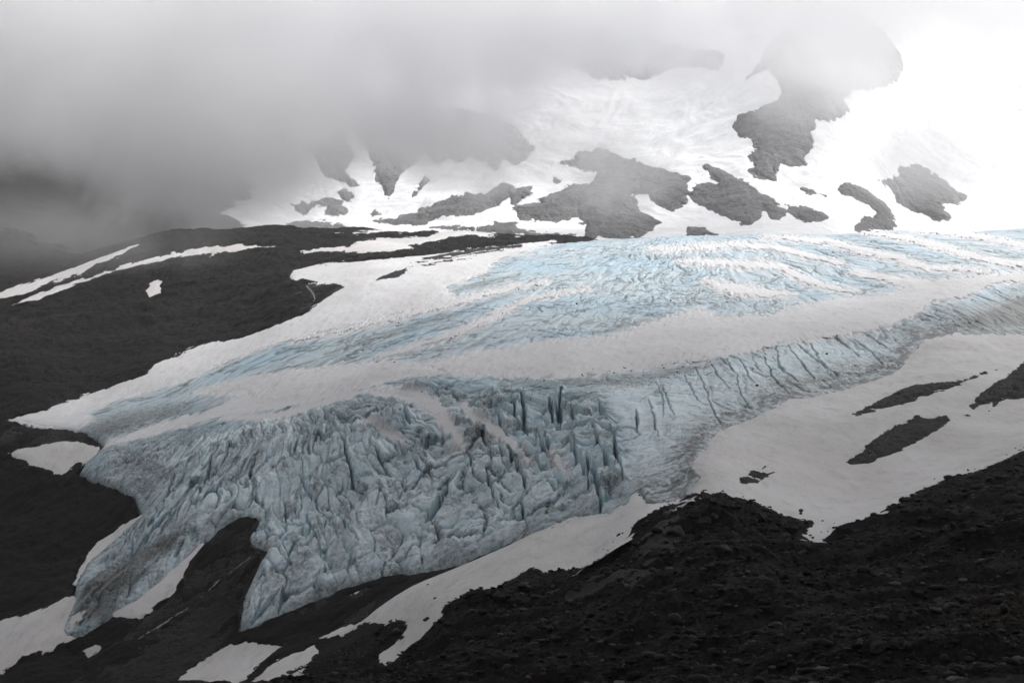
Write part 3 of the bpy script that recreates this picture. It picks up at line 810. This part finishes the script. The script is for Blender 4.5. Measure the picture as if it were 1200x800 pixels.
for nm, lb, geo, dr, h, base in ROCK:
    X, Y = patch_grid(geo, dr)
    fn = mtn if base == 'm' else S
    z0 = S(X, Y) if base != 'm' else mtn(X, Y)
    if base == 'h': z0 = z0 + .5 * blur(ground_relief(X, Y, Y).astype(np.float32), 12) + .5 * ground_relief(X, Y, Y) - .1
    u, v = project(X, Y, z0); ps = Y / F
    s = region_sd(u, v, X, Y, Y, geo, dr, {'m': 1.9, 'h': .5}.get(base, 1.5), 3, {'m': 2.5, 'h': .4}.get(base, 1.0))
    if base == 'm': s = s - 6 * sstep(.22, .6, fbm(X / 34 + Y / 90, Y / 170, 4, 431, .6))
    q = 10 * float(np.median(ps))
    if base == 'd': z0 = z0 + 1.3 * ps
    rr = (ridged(X / q, Y / (q * 1.5), 5, 401) - .55) * 2.6 * ps + (ridged(X / (q * 3.5), Y / (q * 4), 4, 411) - .55) * 4.5 * ps
    z = z0 + (np.clip(s, -2.5, 0) * 1.0 + h * .30 * sstep(0, 6, s) + h * .3 * sstep(4, 20, s)) * ps + rr * sstep(0, 5, s) * (1.0 if base != 'm' else .55)
    o = grid_mesh(nm, X, Y, z, {'m': M_MROCK, 'h': M_SLAB}.get(base, M_ROCK), s > -2.4)
    tag(o, lb, 'rock')

# meltwater
for lb, s_l, dr in (('thin pale stream running down the bare rock between the ice tongues', 'L0.9 293,655 275,668 258,681 240,697 220,714 190,733 160,752 140,775', (450, 640)),
                    ('braided meltwater trickle below the front ice lobe', 'L0.9 400,708 385,718 368,726 352,742 335,756', (440, 600)),
                    ('small waterfall dropping from the snowy arm of the glacier', 'L0.9 358,338 364,344 369,352 368,360 366,366', (1150, 1330))):
    X, Y = patch_grid([s_l], dr, 6, .5)
    z0 = S(X, Y); u, v = project(X, Y, z0); ps = Y / F
    pm = float(np.median(ps))
    s = sd_line(u + 2.2 * fbm(X / (14 * pm), Y / (26 * pm), 4, 5, .6) * 1.6, v, poly(s_l.split(' ', 1)[1]), .55) + fbm(X / (6 * pm), Y / (6 * pm), 3, 9) * .9
    lift = 5.0 if dr[0] > 1000 else 2.2
    tag(grid_mesh('meltwater_stream', X, Y, z0 + ps * (lift + np.clip(s, -1, .6) * .5), M_WATER, s > -.5), lb, 'stream')

# ------------------------------------------------------------------ stones
def stone_mesh(name, seed, mat, sub=2):
    import bmesh
    bm = bmesh.new(); bmesh.ops.create_icosphere(bm, subdivisions=sub, radius=1)
    r = np.random.default_rng(seed)
    pl = [(Vector(r.normal(size=3)).normalized(), r.uniform(.45, .85)) for _ in range(11)]
    for vt in bm.verts:
        for nrm, dd in pl:
            k = vt.co.dot(nrm)
            if k > dd: vt.co -= nrm * (k - dd) * .95
        vt.co += Vector(r.normal(size=3)) * .025
        vt.co.z *= .72
    me = bpy.data.meshes.new(name); bm.to_mesh(me); bm.free()
    me.materials.append(mat)
    return me


def land_z(x, y):
    x = np.atleast_1d(np.asarray(x, float)); y = np.atleast_1d(np.asarray(y, float))
    return S(x, y) + ground_relief(x, y, y)


ST = [stone_mesh('boulder', 40 + i, M_SLAB if i % 3 == 0 else M_ROCK) for i in range(6)]


def from_px(u, v, dlo, dhi, fn):
    """first point of the land met along this sight line"""
    dd = np.linspace(dlo, dhi, 900)
    A_ = np.full(dd.shape, (u - 600) / F)
    for _ in range(2):
        z = fn(A_ * dd, dd); zc = dd * cth - z * sth; A_ = (u - 600) / F * zc / dd
    _, vv = project(A_ * dd, dd, z)
    hit = np.nonzero(vv < v)[0]
    if len(hit) == 0: return None
    i = hit[0]
    return A_[i] * dd[i], dd[i], z[i]


def boulder(u, v, size_px, dlo, dhi, fn, label, group=None, me=None, sink=.25, nm='boulder'):
    p = from_px(u, v, dlo, dhi, fn)
    if p is None: return
    x, y, z = p
    o = bpy.data.objects.new(nm, me or ST[int(rng.integers(6))])
    COL.objects.link(o)
    r = size_px * y / F * .5
    o.scale = (r * rng.uniform(.9, 1.35), r * rng.uniform(.8, 1.1), r * rng.uniform(.7, 1.05))
    o.rotation_euler = (rng.uniform(-.35, .35), rng.uniform(-.35, .35), rng.uniform(0, 6.28))
    o.location = (x, y, z + r * (.72 - sink) * .6)
    tag(o, label, 'boulder', group)


for u_, v_, s_p, lb in ((894, 601, 26, 'largest rounded boulder lying on the snow edge of the moraine'), (1155, 437, 6, 'small boulder at the tip of the long rock island'),
                        (1167, 434, 4, 'little stone on snow just past the tip of the long rock island'), (1135, 488, 8, 'dark boulder on snow between the rounded rock island and the spur'),
                        (1073, 489, 9, 'boulder perched on top of the rounded rock island'), (857, 585, 6, 'small rock in the snow just off the moraine hump'),
                        (725, 627, 7, 'lone dark boulder on the snow slab by the ice front'), (500, 726, 13, 'dark boulder on the lower end of the snow slab'),
                        (510, 701, 6, 'small stone on the snow slab above the lower boulder'), (502, 685, 5, 'small stone near the top of the snow slab')):
    boulder(u_, v_, s_p, 335 if v_ > 580 else 500, 900, lambda x, y: S(x, y) + .35, lb, sink=.6)
for k in range(175):                                       # on the moraine crest and its bouldery hump
    if k < 125: u_, v_ = rng.uniform(640, 960), rng.uniform(598, 690)
    else: u_, v_ = rng.uniform(400, 1190), rng.uniform(700, 795)
    if u_ < 1000 - (v_ - 560) * 2.4: continue
    boulder(u_, v_, rng.lognormal(1.95, .5), 150, 420, land_z, 'dark boulder half sunk in the rubble of the foreground moraine', 'boulders in the foreground moraine', sink=.5)
for u_, v_, s_p, lb in ((815, 603, 26, 'broad pale-edged rock slab near the top of the moraine hump'), (795, 628, 34, 'large leaning grey slab on the left face of the moraine hump'),
                        (770, 650, 22, 'grey slab below the leaning one on the moraine hump'), (765, 662, 30, 'long flat pale slab low on the moraine hump'),
                        (857, 628, 22, 'flat grey slab in the middle of the moraine hump'), (925, 622, 24, 'dark angular block at the tip of the rocks on the snow'),
                        (838, 606, 16, 'tilted block just right of the pale-edged slab'), (848, 645, 26, 'black round boulder below the flat grey slab'),
                        (915, 744, 12, 'pale angular block low in the foreground rubble')):
    boulder(u_, v_, s_p, 150, 420, land_z, lb, me=ST[0] if 'grey' in lb or 'pale' in lb else ST[1], sink=.55)
for k in range(46):                                       # along the crest above the snow slab
    t = rng.random() ** .8; ca = np.array([[480, 778], [530, 724], [600, 692], [690, 664], [735, 632], [762, 604], [840, 583], [900, 606], [955, 630]], float)
    q = t * 7.999; i = int(q); pxy = ca[i] + (ca[i + 1] - ca[i]) * (q - i)
    boulder(pxy[0], pxy[1] + rng.uniform(0, 7), rng.lognormal(1.75, .45), 260, 420, land_z, 'dark boulder half sunk in the rubble of the foreground moraine', 'boulders in the foreground moraine', sink=.35)
for k in range(60):
    if k < 40:
        t = rng.random(); u_ = 590 + t * 270; v_ = 450 - t * 25 + rng.normal(0, 4)
    else: u_, v_ = rng.uniform(420, 900), rng.uniform(330, 480)
    boulder(u_, v_, rng.uniform(1.2, 2.6), 500, 1300, lambda x, y: S(x, y) + .4, 'small dark stone scattered on the glacier ice', 'stones scattered on the ice', ST[1], nm='stone')
for k in range(44):                                       # fallen stones near the snow's edges
    ca = np.array([[[480, 778], [530, 722], [600, 690], [700, 660], [740, 625]], [[850, 586], [915, 606], [945, 632], [1000, 612], [1190, 528]], [[1000, 545], [1100, 500], [1150, 480], [1165, 440], [1195, 470]]][k % 3], float)
    q = rng.random() * 3.999; i = int(q); pxy = ca[i] + (ca[i + 1] - ca[i]) * (q - i)
    boulder(pxy[0] + rng.normal(0, 6), pxy[1] - abs(rng.normal(0, 7)), rng.uniform(1.3, 4.0), 335, 900, lambda x, y: S(x, y) + .4, 'small dark stone fallen on the snow beside bare rock', 'stones fallen on the snow', ST[int(rng.integers(1, 6))], sink=.45, nm='stone')
boulder(887, 452, 5, 600, 900, lambda x, y: S(x, y) + .3, 'single dark boulder between the fine crevasses of the right flank', me=ST[2])
boulder(969, 415, 4, 600, 1000, lambda x, y: S(x, y) + .3, 'dark stone high on the right flank beside the curved crevasses', me=ST[4])

# gravel: thousands of chips, one object
bs = []
for i in range(5):
    m_ = stone_mesh('chip', 90 + i, M_ROCK, 1)
    vv = np.zeros(len(m_.vertices) * 3, np.float32); m_.vertices.foreach_get('co', vv)
    ff = np.array([p.vertices[:] for p in m_.polygons]); bs.append((vv.reshape(-1, 3), ff)); bpy.data.meshes.remove(m_)
NG = 30000
gd = np.exp(rng.uniform(math.log(150), math.log(430), NG)); ga = rng.uniform(-.25, .40, NG)
gx = ga * gd; zz = S(gx, gd); gu, gv = project(gx, gd, zz)
ok = (gv < 830) & (gu < 1230) & (gu > 330)
for nm, lb, base, geo, dr, th in SNOW[:2]:
    ok &= region_sd(gu, gv, gx, gd, gd, geo, dr) < -1
gx, gd = gx[ok], gd[ok]; gz = land_z(gx, gd)
vs, fs, off = [], [], 0
for x, y, z in zip(gx, gd, gz):
    b, f = bs[int(rng.integers(5))]
    r = min(rng.lognormal(-1.35, .6), 1.5) * (.7 + y / 500)
    th = rng.uniform(0, 6.28); c, s = math.cos(th), math.sin(th)
    q = b * np.array([r * rng.uniform(.8, 1.6), r * rng.uniform(.6, 1), r * rng.uniform(.4, .9)])
    q = np.stack([q[:, 0] * c - q[:, 1] * s + x, q[:, 0] * s + q[:, 1] * c + y, q[:, 2] + z + r * .15], 1)
    vs.append(q); fs.append(f + off); off += len(b)
V = np.concatenate(vs); Fc = np.concatenate(fs)
me = bpy.data.meshes.new('gravel')
me.vertices.add(len(V)); me.vertices.foreach_set('co', V.reshape(-1).astype(np.float32))
me.loops.add(Fc.size); me.loops.foreach_set('vertex_index', Fc.reshape(-1).astype(np.int32))
me.polygons.add(len(Fc)); me.polygons.foreach_set('loop_start', np.arange(0, Fc.size, 3, dtype=np.int32))
me.update(calc_edges=True)
s_ = NT('gravel_stone')
_r = s_.n('ShaderNodeNewGeometry').outputs['Random Per Island']
s_.principled(s_.ramp(_r, [(.0, (.006, .006, .006)), (.6, (.015, .0145, .0145)), (.88, (.032, .029, .026)), (1, (.095, .09, .086))]), .9, None, .2)
me.materials.append(s_.m)
o = bpy.data.objects.new('gravel', me); COL.objects.link(o)
tag(o, 'loose dark gravel covering the foreground moraine', 'gravel', kind='stuff')


# ------------------------------------------------------------------ air: mist and cloud
def vol_mat(name, density, color=(.93, .93, .95), aniso=.2, expr=None):
    s = NT(name)
    pv = s.n('ShaderNodeVolumePrincipled')
    pv.inputs['Color'].default_value = (*color, 1); pv.inputs['Anisotropy'].default_value = aniso
    pv.inputs['Density'].default_value = density
    if expr: s.l(expr(s), pv.inputs['Density'])
    s.l(pv.outputs[0], s.out.inputs['Volume'])
    return s.m


def hull(name, loc, size, mat, seed=0, rough=.18, flat=1.0, sub=5):
    import bmesh
    bm = bmesh.new(); bmesh.ops.create_icosphere(bm, subdivisions=sub, radius=1)
    co = np.array([v.co[:] for v in bm.verts], np.float32)
    nz = fbm(co[:, 0] * 1.7 + seed, co[:, 1] * 1.7 + co[:, 2] * 1.3, 4, seed) + .6 * fbm(co[:, 2] * 3 + seed, co[:, 0] * 3 - co[:, 1] * 2, 3, seed + 4)
    for vt, k in zip(bm.verts, nz): vt.co *= 1 + rough * float(k)
    me = bpy.data.meshes.new(name); bm.to_mesh(me); bm.free(); me.materials.append(mat)
    o = bpy.data.objects.new(name, me); COL.objects.link(o)
    o.location = loc; o.scale = size
    return o


def cloud_density(rho, nscale=3.0, inner=.25, bias=.0, amp=2.3):
    """density falls from the heart of the cloud to nothing inside its hull, torn by noise"""
    def f(s):
        tc = s.n('ShaderNodeTexCoord').outputs['Object']
        ln = s.n('ShaderNodeVectorMath', operation='LENGTH'); s.l(tc, ln.inputs[0])
        core = s.math('SUBTRACT', 0.92, ln.outputs['Value'])
        nz = s.n('ShaderNodeTexNoise'); s.l(s.pos(), nz.inputs['Vector'])
        nz.inputs['Scale'].default_value = nscale / 1000; nz.inputs['Detail'].default_value = 6; nz.inputs['Roughness'].default_value = .6; nz.inputs['Distortion'].default_value = .5
        t = s.math('ADD', core, s.math('MULTIPLY', s.math('SUBTRACT', nz.outputs['Fac'], .5 - bias), amp))
        mr = s.n('ShaderNodeMapRange'); mr.interpolation_type = 'SMOOTHSTEP'
        s.l(s.math('MULTIPLY', t, s.math('MINIMUM', s.math('MULTIPLY', s.math('MAXIMUM', core, 0), 6), 1)), mr.inputs[0])
        mr.inputs[1].default_value = 0; mr.inputs[2].default_value = inner + .5; mr.inputs[3].default_value = 0; mr.inputs[4].default_value = rho
        return mr.outputs[0]
    return f


def px_loc(u, v, d):
    x, z = unproject(u, v, d)
    return (x, d, z)


def ppx(n, d):
    return n * d / F


CLOUDS = [  # label, centre u, v, distance, half width px, half height px, half depth m, density, noise scale
 ('vast grey fog bank swallowing the mountainside on the left', 10, 12, 2150, 560, 265, 420, .008, 2.4, 3, 1.8),
 ('pale cloud lobe between the grey fog bank and the snow bowl', 268, 172, 2080, 265, 145, 280, .013, 4.0, 27, 1.4),
 ('soft white cloud hanging over the snow bowl', 520, 0, 2300, 450, 235, 400, .012, 4.6, 9),
 ('bright cloud hiding the summits on the right', 1000, -55, 2450, 520, 240, 420, .009, 4.6, 15),
 ('torn wisp of cloud drifting in front of the bowl cliffs', 525, 150, 2180, 290, 105, 200, .009, 9.0, 33),
 ('small smoky wisp in front of the large rock apron', 715, 205, 2160, 110, 72, 130, .008, 9.0, 41),
 ('small pale wisp in front of the ragged rock patch on the right', 1090, 185, 2160, 130, 82, 130, .007, 9.0, 47),
 ('faint veil of mist in front of the tall buttress', 940, 130, 2200, 120, 85, 150, .003, 7.0, 53),
 ('thin drifting mist low on the dark left hillside', 60, 278, 1420, 300, 75, 170, .0016, 6.0, 21),
]
for lb, u_, v_, d_, hw, hh, hd, rho, ns, sd_, *am in CLOUDS:
    mt = vol_mat('cloud', rho, (.985, .985, .992), .3, cloud_density(rho, ns, amp=am[0] if am else 2.3))
    o = hull('cloud', px_loc(u_, v_, d_), (ppx(hw, d_), hd, ppx(hh, d_)), mt, sd_)
    tag(o, lb, 'cloud', kind='stuff')

# unseen cloud deck added above the viewer to shade the near ground
def deck():
    X, Y = np.meshgrid(np.linspace(-3200, 3000, 60), np.linspace(-3500, 0, 50))
    Y = Y + (Y + 3500) / 3500 * (1400 + 600 * sstep(100, -450, X))
    far = 1400 + 600 * sstep(100, -450, X)
    e = np.clip(np.minimum.reduce([X + 3200, 3000 - X, Y + 3500, far - Y]) / 350, 0, 1)
    b = 560 + fbm(X / 600, Y / 600, 3, 5) * 50 + (1 - e) * 60; t = 800 + fbm(X / 500, Y / 500, 3, 8) * 60 - (1 - e) * 120
    nr, nc = X.shape
    co = np.concatenate([np.stack([X, Y, b], -1).reshape(-1, 3), np.stack([X, Y, t], -1).reshape(-1, 3)])
    idx = np.arange(nr * nc).reshape(nr, nc); N = nr * nc
    fb = np.stack([idx[:-1, :-1], idx[1:, :-1], idx[1:, 1:], idx[:-1, 1:]], -1).reshape(-1, 4)
    ft = fb[:, ::-1] + N
    rim = np.concatenate([idx[0, :], idx[1:, -1], idx[-1, -2::-1], idx[-2:0:-1, 0]])
    nx = np.roll(rim, -1)
    fsd = np.stack([rim, nx, nx + N, rim + N], -1)
    me = bpy.data.meshes.new('cloud'); me.from_pydata(co.tolist(), [], np.concatenate([fb, ft, fsd]).tolist()); me.update()
    return me


me = deck(); me.materials.append(vol_mat('added_shade_cloud', .010, (.85, .85, .86), 0.0))
o = bpy.data.objects.new('cloud', me); COL.objects.link(o)
tag(o, 'unseen cloud deck added overhead to shade the near moraine', 'cloud', kind='stuff')

# even thin air round everything
HZ = 3.2e-5
bx = bpy.data.meshes.new('haze')
x0, x1, y0, y1, z0_, z1 = -9300, 9300, -7300, 12300, -262, 1650
bx.from_pydata([(x, y, z) for z in (z0_, z1) for y in (y0, y1) for x in (x0, x1)], [], [(0, 2, 3, 1), (4, 5, 7, 6), (0, 1, 5, 4), (1, 3, 7, 5), (3, 2, 6, 7), (2, 0, 4, 6)])
bx.materials.append(vol_mat('haze', HZ, (.96, .96, .98), .1))
o = bpy.data.objects.new('haze', bx); COL.objects.link(o)
tag(o, 'thin pale haze filling the valley air', 'haze', kind='stuff')

# ------------------------------------------------------------------ light
SUN_EL, SUN_AZ = math.radians(48), math.radians(55)       # azimuth from +Y (view direction) toward +X
w = bpy.data.worlds.new('World'); sc.world = w; w.use_nodes = True
nt = w.node_tree; nt.nodes.clear()
out = nt.nodes.new('ShaderNodeOutputWorld'); bg = nt.nodes.new('ShaderNodeBackground')
sky = nt.nodes.new('ShaderNodeTexSky'); sky.sky_type = 'NISHITA'; sky.sun_disc = False
sky.sun_elevation = SUN_EL; sky.sun_rotation = SUN_AZ; sky.dust_density = 4; sky.air_density = 1.5
hs = nt.nodes.new('ShaderNodeHueSaturation'); hs.inputs['Saturation'].default_value = .12
nt.links.new(sky.outputs[0], hs.inputs['Color']); nt.links.new(hs.outputs[0], bg.inputs[0]); nt.links.new(bg.outputs[0], out.inputs[0])
bg.inputs[1].default_value = .14
sun = bpy.data.lights.new('sun', 'SUN'); sun.energy = 1.0; sun.angle = math.radians(18); sun.color = (1, .97, .94)
so = bpy.data.objects.new('sun', sun); COL.objects.link(so)
dirv = Vector((math.sin(SUN_AZ) * math.cos(SUN_EL), math.cos(SUN_AZ) * math.cos(SUN_EL), math.sin(SUN_EL)))
so.rotation_euler = dirv.to_track_quat('Z', 'Y').to_euler()

vs_ = sc.view_settings
sc.display_settings.display_device = 'sRGB'
vs_.view_transform = 'Standard'; vs_.look = 'None'; vs_.gamma = 1; vs_.use_curve_mapping = False
vs_.exposure = 0.82
cy = sc.cycles
cy.use_denoising = True
try: cy.denoiser = 'OPENIMAGEDENOISE'
except Exception: pass
cy.volume_step_rate = 1.0; cy.volume_max_steps = 64
cy.max_bounces = 10; cy.diffuse_bounces = 3; cy.glossy_bounces = 2; cy.volume_bounces = 9; cy.transparent_max_bounces = 12
cy.use_adaptive_sampling = True; cy.adaptive_threshold = .04
